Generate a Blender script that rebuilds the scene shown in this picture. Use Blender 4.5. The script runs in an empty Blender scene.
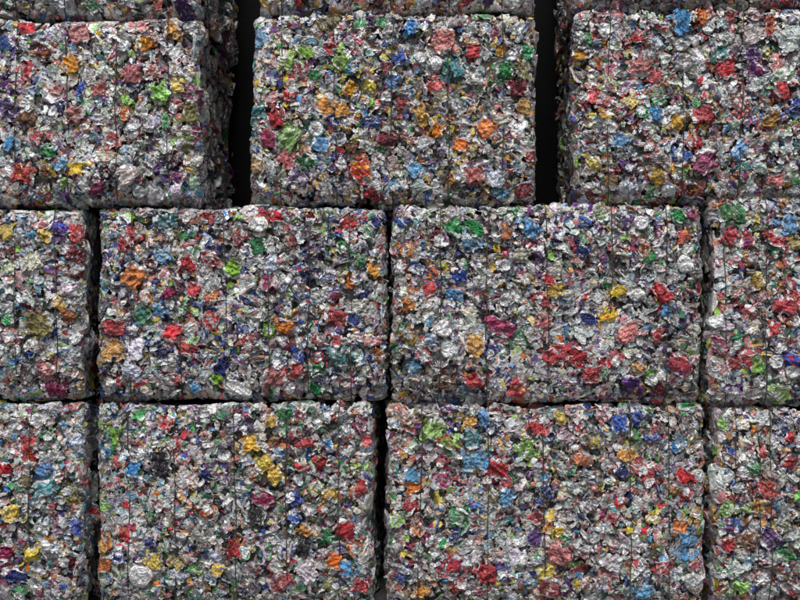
import bpy, math, random
import numpy as np

SC = bpy.context.scene
COL = SC.collection
R_ = math.radians
PX = 242.0                       # photograph pixels per metre on the front of the stack
GY = 616.0                       # photograph row of the yard floor
rng = np.random.default_rng(11)
random.seed(11)


def wx(px): return (px - 400.0) / PX
def wz(py): return (GY - py) / PX


# ------------------------------------------------------------------ materials
class NT:
    def __init__(s, name):
        s.m = bpy.data.materials.new(name); s.m.use_nodes = True
        s.t = s.m.node_tree; s.t.nodes.clear()
        s.out = s.t.nodes.new('ShaderNodeOutputMaterial')
        s.b = s.t.nodes.new('ShaderNodeBsdfPrincipled')
        s.t.links.new(s.b.outputs[0], s.out.inputs[0])

    def put(s, sock, v):
        if v is None: return
        if isinstance(v, bpy.types.NodeSocket): s.t.links.new(v, sock)
        else: sock.default_value = v

    def node(s, typ, **kw):
        n = s.t.nodes.new(typ)
        for k, v in kw.items(): setattr(n, k, v)
        return n

    def math(s, op, a, b=None, c=None, clamp=False):
        n = s.node('ShaderNodeMath', operation=op, use_clamp=clamp)
        for i, v in enumerate((a, b, c)): s.put(n.inputs[i], v)
        return n.outputs[0]

    def mix(s, f, a, b):
        n = s.node('ShaderNodeMix', data_type='RGBA')
        s.put(n.inputs[0], f); s.put(n.inputs[6], a); s.put(n.inputs[7], b)
        return n.outputs[2]

    def noise(s, vec, scale, detail=3.0, rough=0.55, dist=0.0):
        n = s.node('ShaderNodeTexNoise')
        s.put(n.inputs['Vector'], vec); n.inputs['Scale'].default_value = scale
        n.inputs['Detail'].default_value = detail; n.inputs['Roughness'].default_value = rough
        n.inputs['Distortion'].default_value = dist
        return n.outputs[0]

    def step(s, v, lo, hi):
        n = s.node('ShaderNodeMapRange')
        s.put(n.inputs[0], v); n.inputs[1].default_value = lo; n.inputs[2].default_value = hi
        return n.outputs[0]


def can_material():
    k = NT('crushed_can_aluminium')
    a = k.node('ShaderNodeAttribute', attribute_name='can_color').outputs['Color']
    b = k.node('ShaderNodeAttribute', attribute_name='print_color').outputs['Color']
    p = k.node('ShaderNodeAttribute', attribute_name='can_pos').outputs['Vector']
    mn = k.node('ShaderNodeAttribute', attribute_name='can_misc')
    ms, worn = mn.outputs['Color'], mn.outputs['Alpha']
    sep = k.node('ShaderNodeSeparateColor'); k.put(sep.inputs[0], ms)
    bare, seed, design = sep.outputs[0], sep.outputs[1], sep.outputs[2]
    off = k.node('ShaderNodeVectorMath', operation='MULTIPLY_ADD')
    cmb = k.node('ShaderNodeCombineXYZ')
    for i in range(3): k.put(cmb.inputs[i], seed)
    k.put(off.inputs[0], cmb.outputs[0]); off.inputs[1].default_value = (61, 37, 83); k.put(off.inputs[2], p)
    v = off.outputs[0]
    sx = k.node('ShaderNodeSeparateXYZ'); k.put(sx.inputs[0], p)
    z = sx.outputs[2]
    # broad printed shapes in the second ink
    blob = k.step(k.noise(v, 0.8, 4.0, 0.6, 0.4), 0.52, 0.60)
    blob = k.math('MULTIPLY', blob, k.step(design, 0.30, 0.34))
    # bands round the can
    ph = k.math('MULTIPLY_ADD', seed, 47.0, k.math('MULTIPLY', z, 2.6))
    band = k.step(k.math('SINE', ph), 0.80, 0.85)
    band = k.math('MULTIPLY', band, k.step(design, 0.80, 0.83))
    # small broken marks like worn lettering
    st = k.node('ShaderNodeVectorMath', operation='MULTIPLY'); k.put(st.inputs[0], v)
    st.inputs[1].default_value = (1.0, 1.0, 2.2)
    mark = k.step(k.noise(st.outputs[0], 4.0, 2.0, 0.5), 0.585, 0.62)
    mark = k.math('MULTIPLY', mark, k.step(k.noise(v, 0.9, 1.0), 0.47, 0.52))
    ink = k.math('MAXIMUM', k.math('MAXIMUM', blob, band), mark)
    c = k.mix(ink, a, b)
    # bare metal: ends, and where the ink has rubbed off
    geo = k.node('ShaderNodeNewGeometry').outputs['Position']
    rub = k.step(k.noise(v, 3.0, 5.0, 0.7), 0.62, 0.66)
    rub = k.math('MULTIPLY', rub, worn)
    metal = k.math('MAXIMUM', bare, rub)
    c = k.mix(metal, c, (0.76, 0.77, 0.78, 1))
    dirt = k.step(k.noise(geo, 21.0, 6.0, 0.75), 0.42, 0.68)
    c = k.mix(k.math('MULTIPLY', dirt, 0.72), c, (0.036, 0.034, 0.034, 1))
    k.put(k.b.inputs['Base Color'], c)
    k.put(k.b.inputs['Metallic'], k.math('MULTIPLY_ADD', metal, 0.40, 0.56))
    rg = k.math('MULTIPLY_ADD', k.noise(v, 2.0, 3.0), 0.30, 0.25)
    k.put(k.b.inputs['Roughness'], k.math('MULTIPLY_ADD', dirt, 0.25, rg))
    bp = k.node('ShaderNodeBump'); bp.inputs['Strength'].default_value = 0.9
    bp.inputs['Distance'].default_value = 0.007
    k.put(bp.inputs['Height'], k.noise(geo, 105.0, 4.0, 0.65, 0.8))
    k.put(k.b.inputs['Normal'], bp.outputs[0])
    return k.m


def core_material():
    k = NT('compacted_aluminium')
    geo = k.node('ShaderNodeNewGeometry').outputs['Position']
    n = k.noise(geo, 38.0, 4.0, 0.7)
    c = k.mix(k.step(n, 0.42, 0.62), (0.05, 0.05, 0.05, 1), (0.34, 0.33, 0.32, 1))
    k.put(k.b.inputs['Base Color'], c)
    k.b.inputs['Metallic'].default_value = 0.7; k.b.inputs['Roughness'].default_value = 0.5
    bp = k.node('ShaderNodeBump'); bp.inputs['Strength'].default_value = 0.9; bp.inputs['Distance'].default_value = 0.02
    k.put(bp.inputs['Height'], n); k.put(k.b.inputs['Normal'], bp.outputs[0])
    return k.m


def wire_material():
    k = NT('dark_steel_wire')
    geo = k.node('ShaderNodeNewGeometry').outputs['Position']
    c = k.mix(k.step(k.noise(geo, 30.0, 4.0), 0.45, 0.6), (0.025, 0.024, 0.024, 1), (0.07, 0.045, 0.03, 1))
    k.put(k.b.inputs['Base Color'], c)
    k.b.inputs['Metallic'].default_value = 0.3; k.b.inputs['Roughness'].default_value = 0.6
    return k.m


def concrete_material(name, lo, hi):
    k = NT(name)
    geo = k.node('ShaderNodeNewGeometry').outputs['Position']
    n = k.noise(geo, 1.3, 8.0, 0.65)
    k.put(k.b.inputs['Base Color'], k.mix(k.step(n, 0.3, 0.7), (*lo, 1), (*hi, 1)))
    k.b.inputs['Roughness'].default_value = 0.95
    k.b.inputs['Specular IOR Level'].default_value = 0.1
    bp = k.node('ShaderNodeBump'); bp.inputs['Strength'].default_value = 0.3; bp.inputs['Distance'].default_value = 0.01
    k.put(bp.inputs['Height'], k.noise(geo, 40.0, 6.0)); k.put(k.b.inputs['Normal'], bp.outputs[0])
    return k.m


M_CAN, M_CORE, M_WIRE = can_material(), core_material(), wire_material()
M_GROUND = concrete_material('yard_concrete', (0.085, 0.083, 0.08), (0.15, 0.147, 0.143))
M_GAP_DARK = concrete_material('gap_dark', (0.004, 0.004, 0.005), (0.008, 0.008, 0.009))  # near-black colour stands in for the shade deep in the gaps

# ------------------------------------------------------------------ inks (real surface colours, linear)
INK = {
    'R': ('red', (0.60, 0.035, 0.05)), 'K': ('dark red', (0.20, 0.015, 0.025)), 'P': ('salmon pink', (0.70, 0.20, 0.20)),
    'M': ('magenta', (0.38, 0.03, 0.14)), 'O': ('orange', (0.76, 0.22, 0.02)), 'A': ('amber', (0.72, 0.36, 0.03)),
    'Y': ('yellow', (0.80, 0.58, 0.03)), 'F': ('olive', (0.27, 0.24, 0.04)), 'L': ('lime green', (0.31, 0.62, 0.06)),
    'G': ('green', (0.03, 0.32, 0.09)), 'T': ('teal', (0.03, 0.28, 0.32)), 'C': ('light blue', (0.07, 0.34, 0.66)),
    'B': ('blue', (0.025, 0.10, 0.48)), 'N': ('navy blue', (0.02, 0.035, 0.19)), 'V': ('violet', (0.15, 0.05, 0.26)),
    'E': ('brown', (0.24, 0.10, 0.035)), 'D': ('black', (0.03, 0.03, 0.035)), 'W': ('white', (0.78, 0.78, 0.76)),
    'S': ('silver', (0.78, 0.77, 0.75)),
}
PALE = [(0.78, 0.79, 0.80), (0.66, 0.67, 0.68), (0.84, 0.84, 0.84), (0.50, 0.51, 0.52), (0.74, 0.73, 0.70),
        (0.56, 0.62, 0.68), (0.66, 0.60, 0.58), (0.56, 0.64, 0.58), (0.24, 0.24, 0.26), (0.74, 0.70, 0.58), (0.33, 0.31, 0.31), (0.56, 0.44, 0.46)]
LOUD = 'RRRRKPPPPMMOOAAYYFLLGGGTTCCCBBNNVVEDD'

# code, column, row, width, height of the conspicuous cans, read from the photograph
CANS = """
G 6 2 12 8;R 26 22 16 16;W 66 12 16 20;G 90 15 14 14;V 181 8 22 14;A 172 30 14 16;O 146 43 16 12;P 78 33 18 20;P 140 25 12 14;K 40 50 22 12
A 70 63 15 15;B 3 42 10 12;R 26 72 14 14;P 132 73 18 16;P 152 70 18 14;N 132 84 14 12;L 160 92 17 20;Y 176 86 12 14;M 194 92 16 18;P 55 88 18 12
P 98 89 20 10;B 80 88 10 14;L 126 102 10 8;O 125 112 12 14;P 175 106 14 14;F 190 112 16 16;G 165 122 10 12;P 74 115 20 16;O 84 125 12 12;N 55 110 18 10
V 4 105 14 18;E 25 118 20 14;R 36 137 14 12;C 8 143 12 14;R 110 142 16 12;F 182 142 14 12;C 255 38 10 18;L 305 52 16 14;W 318 52 14 14;L 287 62 10 22
R 299 70 18 14;R 330 48 12 14;L 342 60 14 22;C 352 67 12 12;P 353 42 22 10;C 390 42 12 10;B 398 58 12 14;C 391 82 16 16;R 388 66 10 10;A 351 88 12 14
Y 370 86 11 12;R 289 93 16 14;G 315 75 12 10;P 271 98 14 12;A 325 107 16 16;A 341 108 14 18;R 275 120 16 16;A 346 125 12 12;N 332 120 10 12;B 371 126 14 16
L 288 138 22 22;M 268 138 20 18;C 321 144 16 14;M 387 95 18 10;K 388 140 18 14;T 256 110 10 16;E 352 147 14 8;F 327 20 20 12;G 382 15 12 10;K 378 5 14 10
C 412 27 14 14;P 444 40 20 26;R 473 52 12 12;T 455 70 18 20;S 473 75 18 18;G 505 70 16 20;F 522 70 14 14;G 528 52 10 18;K 518 88 24 14;P 435 87 20 10
C 408 92 12 10;A 421 115 18 18;O 486 128 14 22;O 437 130 10 18;R 402 105 10 10;S 421 58 11 11;S 436 64 14 14;S 472 28 14 14;V 488 2 16 8;R 466 14 18 8
A 525 106 14 12;O 460 145 16 12;R 597 95 16 14;A 578 53 12 14;O 596 62 10 12;K 598 12 12 14;C 682 21 20 22;R 640 35 9 14;R 730 9 12 14;O 703 12 12 16
R 770 25 12 14;R 786 5 16 14;S 620 30 16 14;V 752 55 18 14;V 757 72 18 14;T 722 53 20 10;R 726 68 18 18;P 640 65 24 16;R 655 75 14 12;S 684 62 17 14
W 752 35 26 20;W 790 40 20 28;P 777 66 14 10;W 782 74 24 14;R 782 90 16 18;B 795 107 14 10;R 607 97 14 12;G 660 99 14 12;C 657 112 14 12;G 643 112 12 14
A 608 113 14 10;Y 633 102 12 10;R 703 115 20 16;A 678 122 14 14;P 742 106 16 14;C 623 140 16 16;R 697 142 16 14;B 683 153 16 14;A 770 120 20 10;C 740 150 16 16
P 651 145 12 10;G 46 152 14 10;C 61 163 12 14;Y 76 168 12 16;F 48 170 14 12;R 20 172 26 18;O 40 191 10 10;M 97 188 16 12;W 127 175 22 20;V 161 170 14 12
K 172 158 14 12;V 176 178 14 12;C 190 192 12 12;S 175 193 18 16;S 155 193 18 14;S 138 194 12 12;T 165 222 20 16;F 172 234 18 10;R 135 235 18 16;R 122 244 10 12
R 187 264 18 14;C 163 255 13 13;O 134 277 22 22;K 150 264 12 10;M 178 282 10 12;R 193 290 12 14;M 168 294 14 10;Y 5 232 14 14;V 58 228 16 18;R 75 232 14 16
K 74 252 22 18;K 78 270 16 14;P 40 225 12 12;T 40 281 14 10;V 49 287 10 10;P 50 272 20 12;W 70 288 20 12;S 30 262 26 14;A 256 163 12 16;P 287 157 24 14
G 305 161 18 12;R 360 169 18 18;V 297 175 14 12;M 340 165 14 14;B 323 154 10 12;C 397 184 11 14;W 372 184 24 10;N 340 187 14 10;K 370 195 24 10;R 203 219 9 14
R 264 214 16 14;R 277 216 14 12;K 310 219 14 14;R 348 224 18 14;N 376 222 10 12;S 258 224 18 16;R 238 238 10 12;G 257 246 18 14;L 232 268 15 14;R 209 258 16 16
P 291 242 12 8;V 313 252 14 12;W 270 265 24 16;M 269 281 20 16;G 360 260 12 12;G 343 247 10 10;A 373 271 10 18;O 353 282 12 12;N 363 294 14 10;R 335 297 16 10
O 210 297 10 10;C 414 169 12 14;P 472 174 24 16;S 495 178 18 16;R 533 155 10 12;K 525 190 18 16;A 455 178 12 12;Y 597 162 12 14;G 474 226 16 14;G 453 227 16 14
G 512 216 14 10;C 531 229 20 14;O 506 233 14 10;B 560 236 12 10;C 472 244 18 14;K 439 240 20 12;O 405 250 12 12;B 419 268 12 12;O 432 271 12 10;R 429 289 14 12
C 453 294 14 10;O 412 297 14 10;A 527 280 10 14;R 532 247 10 10;Y 556 290 20 12;R 548 280 12 10;R 540 297 14 10;B 582 251 14 10;K 592 260 12 12;M 706 162 24 22
A 659 175 18 14;A 613 183 12 12;V 628 165 12 12;W 630 187 20 16;S 670 194 16 12;G 655 196 12 10;G 795 180 10 12;A 788 180 12 12;P 775 181 16 12;G 727 213 16 16
G 740 214 14 14;G 681 215 12 16;M 695 214 9 10;V 628 220 11 14;S 642 223 16 14;R 730 236 18 13;R 747 243 14 10;R 776 238 18 17;C 790 224 14 18;R 684 236 14 12
O 646 246 13 12;G 650 256 10 10;Y 756 283 14 12;O 750 259 12 12;M 715 262 10 12;S 686 264 16 16;R 662 293 22 14;G 775 252 10 10;Y 618 291 14 12;R 793 297 14 12
L 602 213 12 10;F 37 325 28 26;O 66 313 14 12;A 60 303 14 12;B 57 332 9 14;G 8 320 14 10;P 10 334 16 12;M 52 390 26 13;R 112 327 20 18;A 110 350 28 16
G 141 316 16 16;R 172 332 18 18;R 185 348 12 14;W 135 350 16 20;W 130 372 24 14;S 107 388 14 14;C 192 386 14 14;N 160 350 12 18;C 158 310 12 10;R 138 384 14 10
W 72 338 18 10;P 48 370 18 12;L 110 436 12 18;G 136 415 14 10;S 36 421 12 16;G 46 436 12 10;R 28 447 20 12;R 166 424 12 18;R 173 445 14 12;R 210 322 16 16
O 283 326 18 14;L 269 329 12 12;R 336 317 20 16;N 354 319 14 10;A 287 313 10 10;R 318 340 12 10;R 336 340 10 12;P 373 341 18 10;T 338 357 16 16;R 318 358 10 10
G 316 368 18 10;B 298 357 12 10;N 221 367 18 14;L 216 379 12 9;W 204 375 9 10;R 296 370 16 16;P 274 379 26 18;W 237 388 24 18;G 315 393 16 12;N 321 379 16 12
R 249 343 12 12;M 283 343 20 10;N 206 355 10 14;A 272 420 12 14;G 283 414 18 10;K 299 417 14 10;R 294 433 9 16;Y 250 443 20 14;W 206 440 16 12;M 361 425 12 14
P 365 440 11 18;V 243 428 9 16;R 307 442 12 10;O 410 304 14 10;A 408 336 12 12;G 403 328 9 10;M 500 326 28 20;A 476 345 18 24;N 490 352 12 14;G 520 340 14 18
S 443 328 18 16;S 448 350 18 16;R 473 380 18 16;R 558 354 24 22;R 578 357 18 18;R 590 374 18 16;B 502 368 10 16;R 517 390 20 14;O 520 396 12 9;S 581 335 14 14
N 588 318 18 10;R 545 303 16 10;P 543 323 18 12;F 422 412 14 10;L 434 428 18 20;L 446 441 18 16;C 483 418 12 14;A 470 422 14 9;T 471 438 14 24;R 538 428 16 14
L 525 446 14 12;Y 560 416 12 10;N 493 430 10 9;K 498 413 16 9;E 445 383 20 14;C 666 310 10 12;Y 607 316 14 12;P 630 332 26 14;R 616 358 14 16;R 602 363 10 12
R 681 366 24 16;A 640 368 14 9;V 634 384 20 18;G 651 378 12 14;R 660 390 12 14;R 658 335 10 12;A 640 397 14 9;R 787 307 22 16;R 751 312 12 14;N 735 315 10 10
P 727 312 10 12;R 772 332 10 14;R 749 357 14 16;R 735 363 16 12;M 720 345 14 18;L 757 365 12 14;G 738 342 12 12;N 758 380 14 14;L 780 393 28 12;V 735 393 18 12
B 790 360 18 14;L 696 350 9 10;B 620 424 20 13;B 638 420 11 16;G 637 436 20 9;N 785 426 22 11;R 790 437 10 9;L 722 424 9 12;C 680 448 13 10;R 30 462 12 20
R 4 470 14 12;C 43 470 22 12;T 42 490 24 16;Y 10 513 26 11;F 68 495 14 14;Y 32 555 14 14;M 5 553 14 16;M 4 570 12 14;G 18 595 14 14;N 15 577 22 12
B 78 530 12 16;W 50 545 18 14;K 65 565 20 10;L 99 508 12 12;C 132 469 14 14;C 102 455 14 10;D 160 465 20 22;A 102 548 20 16;O 102 567 16 18;R 123 535 18 12
S 116 558 16 16;Y 153 562 14 18;Y 177 565 12 10;S 140 577 24 20;E 143 490 12 14;R 157 507 10 10;N 148 545 16 9;O 254 472 14 10;Y 264 463 22 12;Y 275 475 16 16
R 301 467 12 10;R 320 463 12 14;N 205 475 12 12;B 293 498 10 18;B 294 517 10 12;M 263 498 26 14;Y 329 496 16 16;P 323 509 16 9;R 360 488 18 14;O 207 511 16 10
R 345 528 14 20;W 286 550 16 18;D 302 545 18 18;R 290 562 12 10;W 310 570 26 22;O 334 560 12 20;C 345 568 12 20;R 233 550 14 18;S 243 554 13 14;Y 218 570 12 14
G 327 535 12 16;O 355 550 10 12;R 278 585 18 14;F 337 586 14 10;R 362 586 14 12;D 255 515 22 16;A 305 530 18 10;C 473 460 22 24;R 500 470 24 18;R 506 483 14 10
L 530 455 16 10;M 444 480 12 20;C 412 475 18 12;O 413 487 22 9;R 441 462 10 10;O 581 460 14 12;N 546 493 12 14;C 475 505 12 10;G 458 517 18 14;R 411 506 14 10
Y 493 495 10 14;C 505 497 12 16;R 537 518 16 10;V 535 538 18 12;Y 549 527 9 16;G 567 536 10 14;Y 560 531 10 10;O 417 530 12 14;M 428 540 10 12;N 455 535 12 12
W 440 540 16 14;W 466 545 14 14;R 454 565 11 24;R 487 573 14 22;B 502 571 14 14;B 403 573 12 18;P 560 555 22 18;S 518 558 18 14;Y 545 575 18 12;R 550 588 22 16
V 567 588 11 12;A 422 592 18 11;R 460 585 12 14;A 627 455 16 11;R 641 468 14 16;R 650 480 13 14;R 686 478 16 16;R 687 495 11 11;N 622 471 14 9;R 621 502 11 12
R 612 517 12 10;Y 652 518 12 12;A 700 516 10 10;O 682 527 14 14;C 690 540 18 14;C 687 555 16 10;R 664 569 16 14;W 610 563 20 18;P 605 580 14 12;C 646 594 24 10
G 755 468 12 12;R 766 490 14 20;R 790 462 11 20;E 735 461 18 14;A 760 506 14 14;L 727 512 10 14;B 731 528 12 10;R 729 545 12 16;E 745 540 20 18;V 770 540 24 14
G 786 555 18 14;C 748 565 12 10;L 740 587 20 12;W 734 570 14 14;R 796 590 12 14;C 780 508 16 10
"""
LIST = [t.split() for line in CANS.strip().splitlines() for t in line.split(';')]
LIST = [(c, float(x), float(y), float(w), float(h)) for c, x, y, w, h in LIST]

# ------------------------------------------------------------------ crushed can shapes
HALF = 1.85


def unit(n):
    v = rng.normal(size=(n, 3)); return v / np.linalg.norm(v, axis=1)[:, None]


def profile(nb, lo):
    H = HALF
    a = [(0.02, -H + .30), (.50, -H + .22), (.74, -H), (.98, -H + .40)] if lo else \
        [(0.02, -H + .32), (.38, -H + .28), (.66, -H + .10), (.74, -H), (.84, -H + .10), (.98, -H + .40)]
    bdy = [(1.0, -H + .45 + (2 * H - .95) * i / (nb - 1)) for i in range(nb)]
    c = [(.84, H - .06), (.80, H), (.70, H - .14), (.02, H - .13)] if lo else \
        [(.90, H - .25), (.84, H - .04), (.86, H), (.79, H + .01), (.74, H - .15), (.38, H - .12), (.02, H - .13)]
    bare = [1] * (len(a) - 1) + [0] + [0] * nb + [1] * len(c)
    return a + bdy + c, bare


def crease(p, n, fr, amp):
    for _ in range(n):
        d, m = unit(1)[0], unit(1)[0]
        f = rng.uniform(*fr)
        ph = (p @ d) * f + rng.uniform(0, 1)
        tri = np.abs((ph % 1.0) - 0.5) * 2 - 0.5
        p = p + m[None, :] * (tri * amp / f)[:, None]
    return p


def make_shape(nu, nb, lo, mode):
    pr, bare = profile(nb, lo)
    nv = len(pr)
    th = np.arange(nu) / nu * 2 * np.pi
    r = np.array([q[0] for q in pr]); z = np.array([q[1] for q in pr])
    P = np.stack([np.outer(r, np.cos(th)), np.outer(r, np.sin(th)), np.repeat(z[:, None], nu, 1)], 2).reshape(-1, 3)
    orig = P.copy()
    p = P if mode == 'end' else crease(P, 5, (0.35, 0.8), 0.20)
    if mode == 'side':
        t = rng.uniform(0.14, 0.34)
        p[:, 0] = p[:, 0] * t + rng.uniform(-.35, .35) * np.abs(p[:, 1]) + rng.uniform(-.3, .3) * np.abs(p[:, 2] - rng.uniform(-1, 1))
        p[:, 1] *= rng.uniform(1.05, 1.3)
        p[:, 1] += rng.uniform(-.3, .3) * p[:, 2]
        p[:, 2] *= rng.uniform(0.65, 0.95)
        p = p[:, [1, 2, 0]]
    elif mode == 'end':                              # squashed along its length, the round end still whole
        p[:, :2] *= (1 + 0.16 * np.sin(p[:, 2] * rng.uniform(4, 6)) * (p[:, 2] < 1.2))[:, None]
        p[:, 2] = p[:, 2] * .24 + rng.uniform(-.12, .12) * p[:, 0] + rng.uniform(-.2, .2) * np.abs(p[:, 1])
        p[:, 1] *= rng.uniform(.8, 1.05)
    elif mode == 'puck':
        t = rng.uniform(0.16, 0.32)
        k = 1 + 0.18 * np.sin(p[:, 2] * rng.uniform(3, 5))
        p[:, :2] *= k[:, None]
        p[:, 0] += rng.uniform(-.35, .35) * p[:, 2]; p[:, 1] += rng.uniform(-.35, .35) * p[:, 2]
        p[:, 2] = p[:, 2] * t + rng.uniform(-.25, .25) * p[:, 0] + rng.uniform(-.15, .15) * np.abs(p[:, 1])
        p[:, :2] *= rng.uniform(1.0, 1.2)
    else:                                            # folded over on itself
        p[:, 0] *= rng.uniform(0.18, 0.32); p[:, 1] *= 1.2
        a = np.clip(p[:, 2] * rng.uniform(.45, .75), -1.25, 1.25)
        rad = rng.uniform(.5, .9)
        nx = p[:, 0] * np.cos(a) - (1 - np.cos(a)) * rad * 1.4
        nz = np.sin(a) * rad * 1.4 + p[:, 0] * np.sin(a)
        p = np.stack([p[:, 1], nz, nx], 1)
    if mode == 'end':
        p = crease(crease(p, 4, (0.3, .7), 0.08), 4, (1.2, 2.4), 0.05)
    else:
        p = crease(p, 7, (0.5, 1.1), 0.17)
        p = crease(p, 10, (1.2, 3.0), 0.25)
    p -= (p.max(0) + p.min(0)) / 2
    j = np.arange(nu); q = []
    for i in range(nv - 1):
        a0 = i * nu + j; a1 = i * nu + (j + 1) % nu
        q.append(np.stack([a0, a1, a1 + nu, a0 + nu], 1))
    caps = (np.arange(nu)[::-1].copy(), (nv - 1) * nu + np.arange(nu))
    return dict(p=p, o=orig, q=np.concatenate(q), caps=caps,
                bare=np.repeat(np.array(bare, float), nu), size=p.max(0) - p.min(0))


MODES = ['side'] * 5 + ['puck'] * 3 + ['fold'] * 3
HI = [make_shape(40, 22, False, MODES[i % 11]) for i in range(77)]
LO = [make_shape(14, 8, True, MODES[i % 11]) for i in range(99)]
HI_P = [s for i, s in enumerate(HI) if MODES[i % 11] == 'puck']
HI_S = [s for i, s in enumerate(HI) if MODES[i % 11] != 'puck']
ENDS = [make_shape(24, 12, False, 'end') for i in range(14)]
LO += [make_shape(14, 8, True, 'end') for i in range(9)]


def make_flake():
    """a torn, crumpled piece of can wall"""
    nu, nv = 8, 6
    U, W = np.meshgrid(np.linspace(-1, 1, nu), np.linspace(-.75, .75, nv), indexing='ij')
    p = np.stack([U, W, np.zeros_like(U)], 2).reshape(-1, 3)
    rim = ((np.abs(U) > .99) | (np.abs(W) > .74)).reshape(-1)
    p[:, :2] += rng.normal(size=(len(p), 2)) * np.where(rim, .15, .05)[:, None]
    cut = unit(1)[0][:2]; p[:, :2] -= np.maximum(p[:, :2] @ cut - .5, 0)[:, None] * cut * .8
    p[:, 0] *= rng.uniform(.7, 1.25)
    th = p[:, 0] * 1.1
    orig = np.stack([np.cos(th), np.sin(th), p[:, 1] * 1.3], 1)
    p[:, 2] += rng.uniform(-.35, .35) * p[:, 0] ** 2 + rng.uniform(-.35, .35) * p[:, 1] ** 2
    p = crease(crease(p, 5, (.4, 1.0), .22), 6, (1.0, 2.4), .24)
    p -= p.mean(0)
    i = (np.arange(nu - 1)[:, None] * nv + np.arange(nv - 1)[None, :]).reshape(-1)
    return dict(p=p, o=orig, q=np.stack([i, i + nv, i + nv + 1, i + 1], 1), caps=(), bare=np.zeros(len(p)), size=p.max(0) - p.min(0))


FLAKES = [make_flake() for _ in range(120)]


def rot_to(n, spin, tilt):
    """matrix that lays the flat side of a can towards n, spun about n and tilted off it"""
    up = np.array([0, 0, 1.0]) if abs(n[2]) < 0.9 else np.array([0, 1.0, 0])
    a = np.cross(up, n); a /= np.linalg.norm(a); b = np.cross(n, a)
    B = np.stack([a, b, n], 1)
    c, s = math.cos(spin), math.sin(spin)
    Z = np.array([[c, -s, 0], [s, c, 0], [0, 0, 1]])
    c, s = math.cos(tilt), math.sin(tilt)
    X = np.array([[1, 0, 0], [0, c, -s], [0, s, c]])
    g = rng.uniform(0, 2 * math.pi); c, s = math.cos(g), math.sin(g)
    Z2 = np.array([[c, -s, 0], [s, c, 0], [0, 0, 1]])
    return B @ Z2 @ X @ Z2.T @ Z


def rand_rot():
    return rot_to(unit(1)[0], rng.uniform(0, 6.28), 0)


# ------------------------------------------------------------------ mesh assembly
def mesh_from(name, V, faces_q, faces_n, attrs, mat, smooth=False):
    me = bpy.data.meshes.new(name)
    nq = len(faces_q); loops = [faces_q.reshape(-1)] + [np.asarray(f) for f in faces_n]
    lv = np.concatenate(loops).astype(np.int32)
    starts = np.concatenate([np.arange(nq) * 4, nq * 4 + np.cumsum([0] + [len(f) for f in faces_n])[:-1]]).astype(np.int32) \
        if faces_n else (np.arange(nq) * 4).astype(np.int32)
    me.vertices.add(len(V)); me.vertices.foreach_set('co', V.astype(np.float32).reshape(-1))
    me.loops.add(len(lv)); me.loops.foreach_set('vertex_index', lv)
    me.polygons.add(len(starts)); me.polygons.foreach_set('loop_start', starts)
    me.update(calc_edges=True)
    for nm, (typ, arr) in attrs.items():
        at = me.attributes.new(nm, typ, 'POINT')
        at.data.foreach_set('vector' if typ == 'FLOAT_VECTOR' else 'color', arr.astype(np.float32).reshape(-1))
    me.materials.append(mat)
    me.polygons.foreach_set('use_smooth', [smooth] * len(me.polygons))
    return me


def can_attrs(s, c1, c2, seed, design, worn=0.7):
    n = len(s['p'])
    one = np.ones((n, 1))
    return dict(can_color=('FLOAT_COLOR', np.hstack([np.tile(c1, (n, 1)), one])),
                print_color=('FLOAT_COLOR', np.hstack([np.tile(c2, (n, 1)), one])),
                can_pos=('FLOAT_VECTOR', s['o']),
                can_misc=('FLOAT_COLOR', np.stack([s['bare'], np.full(n, seed), np.full(n, design), np.full(n, worn)], 1)))


def jitter(c, k=0.16):
    g = rng.uniform(1 - k, 1 + k)
    return tuple(min(.9, max(.01, v * g * rng.uniform(1 - k / 2, 1 + k / 2))) for v in c)


def ink_pair(code):
    c = jitter(INK[code][1], .24)
    if code not in 'WSD':
        g = rng.uniform(0, .34); l = .25 * c[0] + .55 * c[1] + .2 * c[2] + .03
        c = tuple(v * (1 - g) + (l * 1.2) * g for v in c)
    if code in 'WS':
        c2 = jitter(INK[random.choice('RBGNKCSS')][1])
    else:
        c2 = random.choice([(0.70, 0.69, 0.67), (0.55, 0.54, 0.52), jitter(INK[random.choice('RBYGNKW')][1]), tuple(v * .45 for v in c)])
    return c, c2


def random_pair(loud):
    if rng.random() < loud:
        return ink_pair(random.choice(LOUD))
    c = jitter(PALE[rng.integers(len(PALE))])
    c2 = jitter(INK[random.choice('RKPMOYGTCBNVEDDSSSSSSSSS')][1])
    return c, c2


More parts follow.
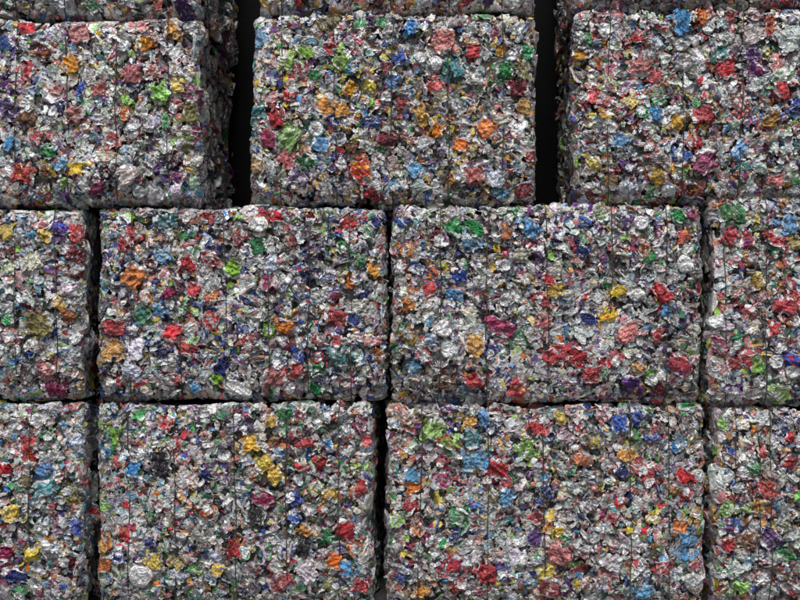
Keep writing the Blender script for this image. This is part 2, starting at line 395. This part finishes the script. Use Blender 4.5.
# ------------------------------------------------------------------ one bale
class Bale:
    def __init__(s, x0, x1, y0, y1, depth=1.12, r=0.04):
        s.px = (x0, x1, y0, y1)
        s.cx, s.zb = wx((x0 + x1) / 2), wz(y1)
        s.size = np.array([(x1 - x0) / PX, depth, (y1 - y0) / PX])
        s.h = s.size / 2 - np.array([0.0135, 0.011, 0.003])
        s.r = r
        s.ctr = np.array([0, 0, s.size[2] / 2])       # the centre, from the Empty at the base
        s.org = np.array([s.cx, depth / 2, s.zb])
        s.w = [(unit(1)[0] * rng.uniform(4, 30), rng.uniform(0, 6.28), rng.uniform(.002, .0055)) for _ in range(14)]

    def bump(s, p):
        b = np.zeros(len(p))
        for k, ph, a in s.w: b += a * np.sin(p @ k + ph)
        return b

    def surf(s, p):
        """rounded box: foot point, normal and distance for points in centre coordinates"""
        inn = np.clip(p, -(s.h - s.r), s.h - s.r)
        q = p - inn; d = np.linalg.norm(q, axis=1); d1 = np.maximum(d, 1e-9)
        return inn, q / d1[:, None], d

    def swell(s, p):
        """the front of a tied bale swells between its edges, which fall back a little"""
        p = p.copy()
        w = np.clip(-p[:, 1] / s.h[1], 0, 1.05)
        u, v = np.abs(p[:, 0] / s.h[0]), p[:, 2] / s.h[2]
        p[:, 1] += w * (.034 * u ** 10 + np.where(v < 0, .048, .014) * np.abs(v) ** 6)
        return p

    def press(s, p, L=0.02):
        inn, n, d = s.surf(p)
        h = d - s.r - s.bump(p)
        hh = np.where(h > 0, L * np.tanh(h / L), h)
        out = inn + n * (s.r + s.bump(p) + hh)[:, None]
        return np.where((d > 0)[:, None], out, p)


def place(b, s, at, n, scale, M, sink, proud=(.010, .030)):
    """vertices of a can in the bale's own coordinates, pressed on the bale's flat side"""
    p = (s['p'] * scale) @ M.T + at + n * sink
    return b.swell(b.press(p, rng.uniform(*proud))) + b.ctr


def crumple(p, n, amount):
    """sharp dents and ridges left by the press"""
    for f, a, k in ((22, .0050, 4), (45, .0034, 5), (85, .0018, 5)):
        for _ in range(k):
            d = unit(1)[0]; m = unit(1)[0] * .6 + n
            ph = (p @ d) * f * rng.uniform(.7, 1.4) + rng.random()
            p = p + m[None, :] * ((np.abs((ph % 1.0) - .5) * 2 - .5) * a * amount)[:, None]
    return p


def stuff_mesh(b, items):
    V, Q, A, B_, O, MS = [], [], [], [], [], []
    caps = []
    base = 0
    for s, p, c1, c2 in items:
        n = len(p)
        V.append(p); Q.append(s['q'] + base)
        caps += [c + base for c in s['caps']]
        A.append(np.tile(c1, (n, 1))); B_.append(np.tile(c2, (n, 1))); O.append(s['o'])
        MS.append(np.stack([s['bare'], np.full(n, rng.random()), np.full(n, rng.random()), np.full(n, .75)], 1))
        base += n
    one = np.ones((base, 1))
    at = dict(can_color=('FLOAT_COLOR', np.hstack([np.concatenate(A), one])),
              print_color=('FLOAT_COLOR', np.hstack([np.concatenate(B_), one])),
              can_pos=('FLOAT_VECTOR', np.concatenate(O)), can_misc=('FLOAT_COLOR', np.concatenate(MS)))
    return mesh_from('crushed_cans', np.concatenate(V), np.concatenate(Q), caps, at, M_CAN)


def core_mesh(b):
    hs = b.h - 0.026
    V, F = [], []
    base = 0
    for ax in range(3):
        for sg in (-1, 1):
            u, v = [i for i in range(3) if i != ax]
            nu, nv = int(hs[u] * 2 / .04) + 2, int(hs[v] * 2 / .04) + 2
            U, W = np.meshgrid(np.linspace(-hs[u], hs[u], nu), np.linspace(-hs[v], hs[v], nv), indexing='ij')
            p = np.zeros((nu * nv, 3)); p[:, u] = U.reshape(-1); p[:, v] = W.reshape(-1); p[:, ax] = sg * hs[ax]
            inn = np.clip(p, -(hs - b.r), hs - b.r); q = p - inn
            n = q / np.linalg.norm(q, axis=1)[:, None]
            rough = 0.010 * np.sin(p @ np.array([71., 57., 83.])) * np.sin(p @ np.array([-47., 93., 61.]) + 1)
            p = inn + n * (b.r + rough)[:, None]
            V.append(b.swell(p) + b.ctr)
            i = (np.arange(nu - 1)[:, None] * nv + np.arange(nv - 1)[None, :]).reshape(-1) + base
            f = np.stack([i, i + nv, i + nv + 1, i + 1], 1)
            F.append(f if (sg > 0) == (ax != 1) else f[:, ::-1])
            base += nu * nv
    return mesh_from('compacted_core', np.concatenate(V), np.concatenate(F), [], {}, M_CORE)


def wire_mesh(b, xl):
    """one tie of baling wire round front, top and bottom of the bale"""
    r, nseg = 0.0021, 6
    hy, hz = b.h[1], b.h[2]
    pts = []
    path = [(hy, -hz), (-hy, -hz), (-hy, hz), (hy, hz)]
    for (y0, z0), (y1, z1) in zip(path[:-1], path[1:]):
        L = math.hypot(y1 - y0, z1 - z0); n = int(L / .03) + 1
        for i in range(n): pts.append((y0 + (y1 - y0) * i / n, z0 + (z1 - z0) * i / n))
    pts.append(path[-1])
    P = np.array([[xl, y, z] for y, z in pts])
    k = rng.uniform(0, 6.28, 4)
    P[:, 0] += 0.004 * np.sin(P[:, 2] * 6 + k[0]) + 0.002 * np.sin(P[:, 2] * 19 + k[1]) + rng.uniform(-.008, .008) * P[:, 2] / hz
    inn, n, d = b.surf(P)
    lift = 0.0125 + 0.006 * np.sin(P[:, 2] * 9 + k[2]) + 0.004 * np.sin(P[:, 2] * 23 + k[3])
    P = b.swell(inn + n * (b.r + b.bump(P) + lift)[:, None]) + b.ctr
    V, F = [], []
    for i, p in enumerate(P):
        t = P[min(i + 1, len(P) - 1)] - P[max(i - 1, 0)]; t /= np.linalg.norm(t)
        a = np.array([1.0, 0, 0]); a -= t * (a @ t); a /= np.linalg.norm(a); c = np.cross(t, a)
        for j in range(nseg):
            g = 2 * math.pi * j / nseg; V.append(p + r * (math.cos(g) * a + math.sin(g) * c))
    for i in range(len(P) - 1):
        for j in range(nseg):
            F.append([i * nseg + j, i * nseg + (j + 1) % nseg, (i + 1) * nseg + (j + 1) % nseg, (i + 1) * nseg + j])
    return mesh_from('baling_wire', np.array(V), np.array(F), [], {}, M_WIRE, True)


def link(name, me, parent, loc=(0, 0, 0)):
    o = bpy.data.objects.new(name, me); COL.objects.link(o)
    o.parent = parent; o.location = loc
    return o


def front_uv(b, px, py):
    """photograph pixel -> point on the bale's front, centre coordinates"""
    return np.array([wx(px) - b.cx, -b.h[1], wz(py) - b.zb - b.size[2] / 2])


def build(b, label, wires, yaw=0.0):
    root = bpy.data.objects.new('can_bale', None); COL.objects.link(root)
    root.empty_display_size = 0.2
    root.location = b.org - np.array([.56 * math.sin(R_(yaw)), 0, 0]); root.rotation_euler = (0, 0, R_(yaw))
    root['label'] = label; root['category'] = 'bale'; root['group'] = 'bales of crushed cans stacked in a wall'
    x0, x1, y0, y1 = b.px
    link('compacted_core', core_mesh(b), root)
    for px in wires:
        link('baling_wire', wire_mesh(b, wx(px) - b.cx), root)
    # the conspicuous cans: one mesh each, standing a little proud of the rest
    mine = [c for c in LIST if x0 - 2 <= c[1] <= x1 + 2 and y0 - 2 <= c[2] <= y1 + 2]
    vis = (max(x0, 0), min(x1, 800), max(y0, 0), min(y1, 600))
    area = max(0, vis[1] - vis[0]) * max(0, vis[3] - vis[2])
    want = min(100, max(len(mine), int(area / 430)))
    mine = mine[:100]
    tries = 0
    while len(mine) < want and tries < 6000:
        tries += 1
        px, py = rng.uniform(vis[0] + 2, vis[1] - 2), rng.uniform(vis[2] + 2, vis[3] - 2)
        if all(abs(px - c[1]) > (c[3] + 10) / 2 or abs(py - c[2]) > (c[4] + 8) / 2 for c in mine):
            mine.append(('', px, py, rng.uniform(11, 20), rng.uniform(10, 17)))
    for code, px, py, w, h in mine:
        at = front_uv(b, min(max(px, x0 + 8), x1 - 8), min(max(py, y0 + 8), y1 - 13))[None, :]
        inn, n, d = b.surf(at)
        at = inn[0] + n[0] * b.r
        big = code and w * h > (165 if code in 'OAYLC' else 255)
        end = code == 'S' and rng.random() < .45 or not code and rng.random() < .07
        s = ENDS[rng.integers(len(ENDS))] if end else HI_S[rng.integers(len(HI_S))] if big else HI_P[rng.integers(len(HI_P))] if abs(w - h) < 2 and rng.random() < .6 else HI[rng.integers(len(HI))]
        sx, sy = s['size'][:2]
        spin = 0.0 if (w > h) == (sx > sy) else math.pi / 2
        spin += rng.normal() * .35
        M = rot_to(n[0], spin, rng.normal() * (.18 if end else .28))
        sc = (1.05 if end else 1.20 if code else 1.05) * math.sqrt(w * h / (sx * sy)) / PX
        sc = min(max(sc, 0.015), 0.043)
        c1, c2 = ink_pair(code) if code else random_pair(0.12)
        p = place(b, s, at, n[0], sc, M, rng.uniform(.015, .020) if big else rng.uniform(.007, .013) if code else rng.uniform(.002, .009), (.021, .028) if big else (.016, .024) if code else (.010, .018))
        p = crumple(p, n[0], .75 if end else 1.0)
        ctr = p.mean(0)
        at_ = can_attrs(s, c1, c2, rng.random(), rng.random() * (.1 if big and w * h > 400 else .55 if big else .9 if code else 1), rng.uniform(.2, .6) if big else rng.uniform(.2, .9) if code else .8)
        if end:                                        # the round end is a piece of its own
            cut = len(s['q']) - 6 * 24; keep = (len(s['p']) // 24 - 6) * 24
            me = mesh_from('crushed_can', (p - ctr)[:keep], s['q'][:cut - 0], [s['caps'][0]], {k: (t, a[:keep]) for k, (t, a) in at_.items()}, M_CAN)
            o = link('crushed_can', me, root, ctr)
            lid = mesh_from('can_end', (p - ctr)[keep - 24:], s['q'][cut:] - (keep - 24), [s['caps'][1] - (keep - 24)],
                            {k: (t, a[keep - 24:]) for k, (t, a) in at_.items()}, M_CAN)
            link('can_end', lid, o)
        else:
            me = mesh_from('crushed_can', p - ctr, s['q'], list(s['caps']), at_, M_CAN)
            o = link('crushed_can', me, root, ctr)
        if code and code not in 'WS': o['label'] = INK[code][0] + ' crushed can'
    # the uncounted rest, packed round them and down the sides
    items = []

    favour = random.choice(LOUD)
    gaudy = rng.uniform(.75, 1.3)
    spots = [(front_uv(b, c[1], c[2]), c[0], (c[3] + c[4]) / 4 / PX) for c in mine if c[0]]

    def scatter(num, sample, dens_rot, smin, smax, lo, hi, loud, shapes=LO, proud=(.008, .020)):
        for _ in range(int(num)):
            at = sample()[None, :]
            gx, gy = (at[0, 0] + b.cx) * PX + 400, GY - (at[0, 2] + b.zb + b.size[2] / 2) * PX
            if not (-50 < gx < 850 and gy > -40) and rng.random() < .6: continue     # thinner far outside the picture
            inn, n, d = b.surf(at)
            if d[0] < 1e-6: continue
            s = shapes[rng.integers(len(shapes))]
            M = rand_rot() if rng.random() < dens_rot else rot_to(n[0], rng.uniform(0, 6.28), rng.normal() * .6)
            c1, c2 = random_pair(loud * gaudy)
            if rng.random() < .07: c1, c2 = ink_pair(favour)
            if at[0, 1] < -b.h[1] + .01 and rng.random() < .55:      # scraps of the same print lie round a coloured can
                for q, code, rad in spots:
                    if np.hypot(at[0, 0] - q[0], at[0, 2] - q[2]) < rad * 1.25 + .006:
                        c1, c2 = ink_pair(code); break
            p = place(b, s, inn[0] + n[0] * b.r, n[0], rng.uniform(smin, smax), M, rng.uniform(lo, hi), proud)
            items.append((s, p, c1, c2))
    hx, hy, hz = b.h
    fa = 4 * hx * hz
    face = lambda: np.array([rng.uniform(-hx, hx), -hy, rng.uniform(-hz, hz)])
    scatter(fa * 300, face, .55, .020, .028, -.024, -.008, .26)
    scatter(fa * 760, face, .5, .008, .017, -.012, .003, .32)
    scatter(fa * 700, face, .5, .010, .022, -.022, -.006, .31, FLAKES, (.008, .016))
    scatter(fa * 1900, face, .3, .007, .018, -.006, .009, .31, FLAKES, (.010, .020))
    sa = 2 * hy * 2 * hz
    for sg in (-1, 1):
        scatter(sa * 190, lambda: np.array([sg * hx, -hy + 2 * hy * rng.random() ** 1.4, rng.uniform(-hz, hz)]), .5, .021, .032, -.02, .002, .26)
        scatter(sa * 420, lambda: np.array([sg * hx, -hy + 2 * hy * rng.random() ** 1.5, rng.uniform(-hz, hz)]), .3, .008, .02, -.008, .008, .3, FLAKES, (.008, .018))
        scatter(hx * 2 * .12 * 420, lambda: np.array([rng.uniform(-hx, hx), rng.uniform(-hy, -hy + .12), sg * hz]), .5, .018, .028, -.02, .0, .26)
    so = link('crushed_cans', stuff_mesh(b, items), root)
    so['kind'] = 'stuff'
    return root


# ------------------------------------------------------------------ the stack
BALES = [
    # x0, x1, y0, y1, yaw, wires, label
    (-100, 206, -180, 17, .3, (15, 66, 116, 168), 'bale cut by the top edge, left of both wide dark gaps'),
    (257, 538, -180, 12, -.4, (281, 335, 392, 448, 503), 'bale cut by the top edge, between the tops of the two wide dark gaps'),
    (570, 884, -180, 6, -3.5, (610, 683, 741, 800), 'bale barely showing along the top edge, right of both wide dark gaps'),
    (-95, 200, 18, 205, .4, (15, 66, 116, 168), 'bale left of the wide dark gaps, its shaded right side showing in the gap'),
    (248, 539, 14, 204, -.3, (281, 335, 392, 448, 503), 'bale standing between the two wide dark gaps, lime green can at its lower left'),
    (574, 880, 8, 203, -3.5, (610, 683, 741, 800), 'bale right of both wide dark gaps, crimson can low on its face'),
    (-205, 82, 208, 402, .3, (15, 55), 'middle row bale cut by the left edge, big dull yellow can on its face'),
    (93, 387, 208, 402, -1.0, (130, 179, 225, 268, 309, 350), 'middle row bale with a large orange can near its left edge'),
    (391, 706, 206, 404, 0.9, (440, 487, 548, 611, 667), 'middle row bale with coral red and dusty crimson cans across its lower half'),
    (709, 1010, 197, 407, 0.9, (727, 766, 815), 'middle row bale cut by the right edge, bright red cans near its top'),
    (-205, 83, 405, 616, .2, (30, -20), 'bottom row bale cut by the left edge, yellow and magenta cans at far left'),
    (92, 373, 405, 616, -1.8, (127, 174, 235, 287, 339), 'bottom row bale with round yellow can and bright orange can at its right'),
    (387, 711, 407, 616, 1.8, (420, 488, 544, 631, 670), 'bottom row bale with a big lime green can beside a tall blue one'),
    (715, 1010, 410, 616, 1.3, (735, 758, 770, 815), 'bottom row bale cut by the right edge, purple and brown cans low on its face'),
]
for x0, x1, y0, y1, yaw, wires, label in BALES:
    build(Bale(x0, x1, y0, y1, r=.024 if y1 < 210 else .020), label, wires, yaw)


# ------------------------------------------------------------------ setting
def box(name, lo, hi, mat):
    x0, y0, z0 = lo; x1, y1, z1 = hi
    V = np.array([(x, y, z) for x in (x0, x1) for y in (y0, y1) for z in (z0, z1)], float)
    F = np.array([(0, 1, 3, 2), (4, 6, 7, 5), (0, 4, 5, 1), (2, 3, 7, 6), (0, 2, 6, 4), (1, 5, 7, 3)])
    o = bpy.data.objects.new(name, mesh_from(name, V, F, [], {}, mat)); COL.objects.link(o)
    return o


G = 400.0
gm = mesh_from('ground', np.array([(-G, -G, -.006), (G, -G, -.006), (G, G, -.006), (-G, G, -.006)]), np.array([(0, 1, 2, 3)]), [], {}, M_GROUND)
g = bpy.data.objects.new('ground', gm); COL.objects.link(g); g['kind'] = 'structure'
w = box('gap_backing', (-4.5, 1.2, -.05), (4.5, 1.4, 3.6), M_GAP_DARK)  # added panel, stops sky light coming through between the bales
w['kind'] = 'structure'; w['label'] = 'near-black panel added behind the bales to keep the gaps dark'; w['category'] = 'backing'

# ------------------------------------------------------------------ light
EL, AZ = R_(60), R_(-5)             # height of the sun; to the left of straight in front
world = bpy.data.worlds.new('World'); SC.world = world; world.use_nodes = True
nt = world.node_tree; nt.nodes.clear()
wo = nt.nodes.new('ShaderNodeOutputWorld'); bg = nt.nodes.new('ShaderNodeBackground')
sky = nt.nodes.new('ShaderNodeTexSky'); sky.sky_type = 'NISHITA'; sky.sun_disc = False
sky.sun_elevation = EL; sky.sun_rotation = math.pi + AZ * -1
sky.air_density = 1.0; sky.dust_density = 4.0
hs = nt.nodes.new('ShaderNodeHueSaturation'); hs.inputs['Saturation'].default_value = 0.40   # overcast: nearly grey sky
nt.links.new(sky.outputs[0], hs.inputs['Color']); nt.links.new(hs.outputs[0], bg.inputs[0])
bg.inputs[1].default_value = 0.075
nt.links.new(bg.outputs[0], wo.inputs[0])
ld = bpy.data.lights.new('sun', 'SUN'); ld.energy = 1.5; ld.angle = R_(18); ld.color = (1, .985, .965)
lo = bpy.data.objects.new('sun', ld); COL.objects.link(lo)
from mathutils import Vector
sd = Vector((math.sin(AZ) * math.cos(EL), -math.cos(AZ) * math.cos(EL), math.sin(EL)))
lo.rotation_euler = sd.to_track_quat('Z', 'Y').to_euler(); lo.location = sd * 20

# ------------------------------------------------------------------ camera
cd = bpy.data.cameras.new('camera'); cam = bpy.data.objects.new('camera', cd); COL.objects.link(cam)
D = 5.0
cam.location = (0, -D, wz(300)); cam.rotation_euler = (R_(90), 0, 0)
cd.sensor_width = 36.0; cd.lens = 36.0 * D / (800 / PX); cd.clip_end = 2000
SC.camera = cam
SC.view_settings.view_transform = 'Standard'; SC.view_settings.look = 'None'
SC.view_settings.exposure = 0.88; SC.view_settings.gamma = 1.0
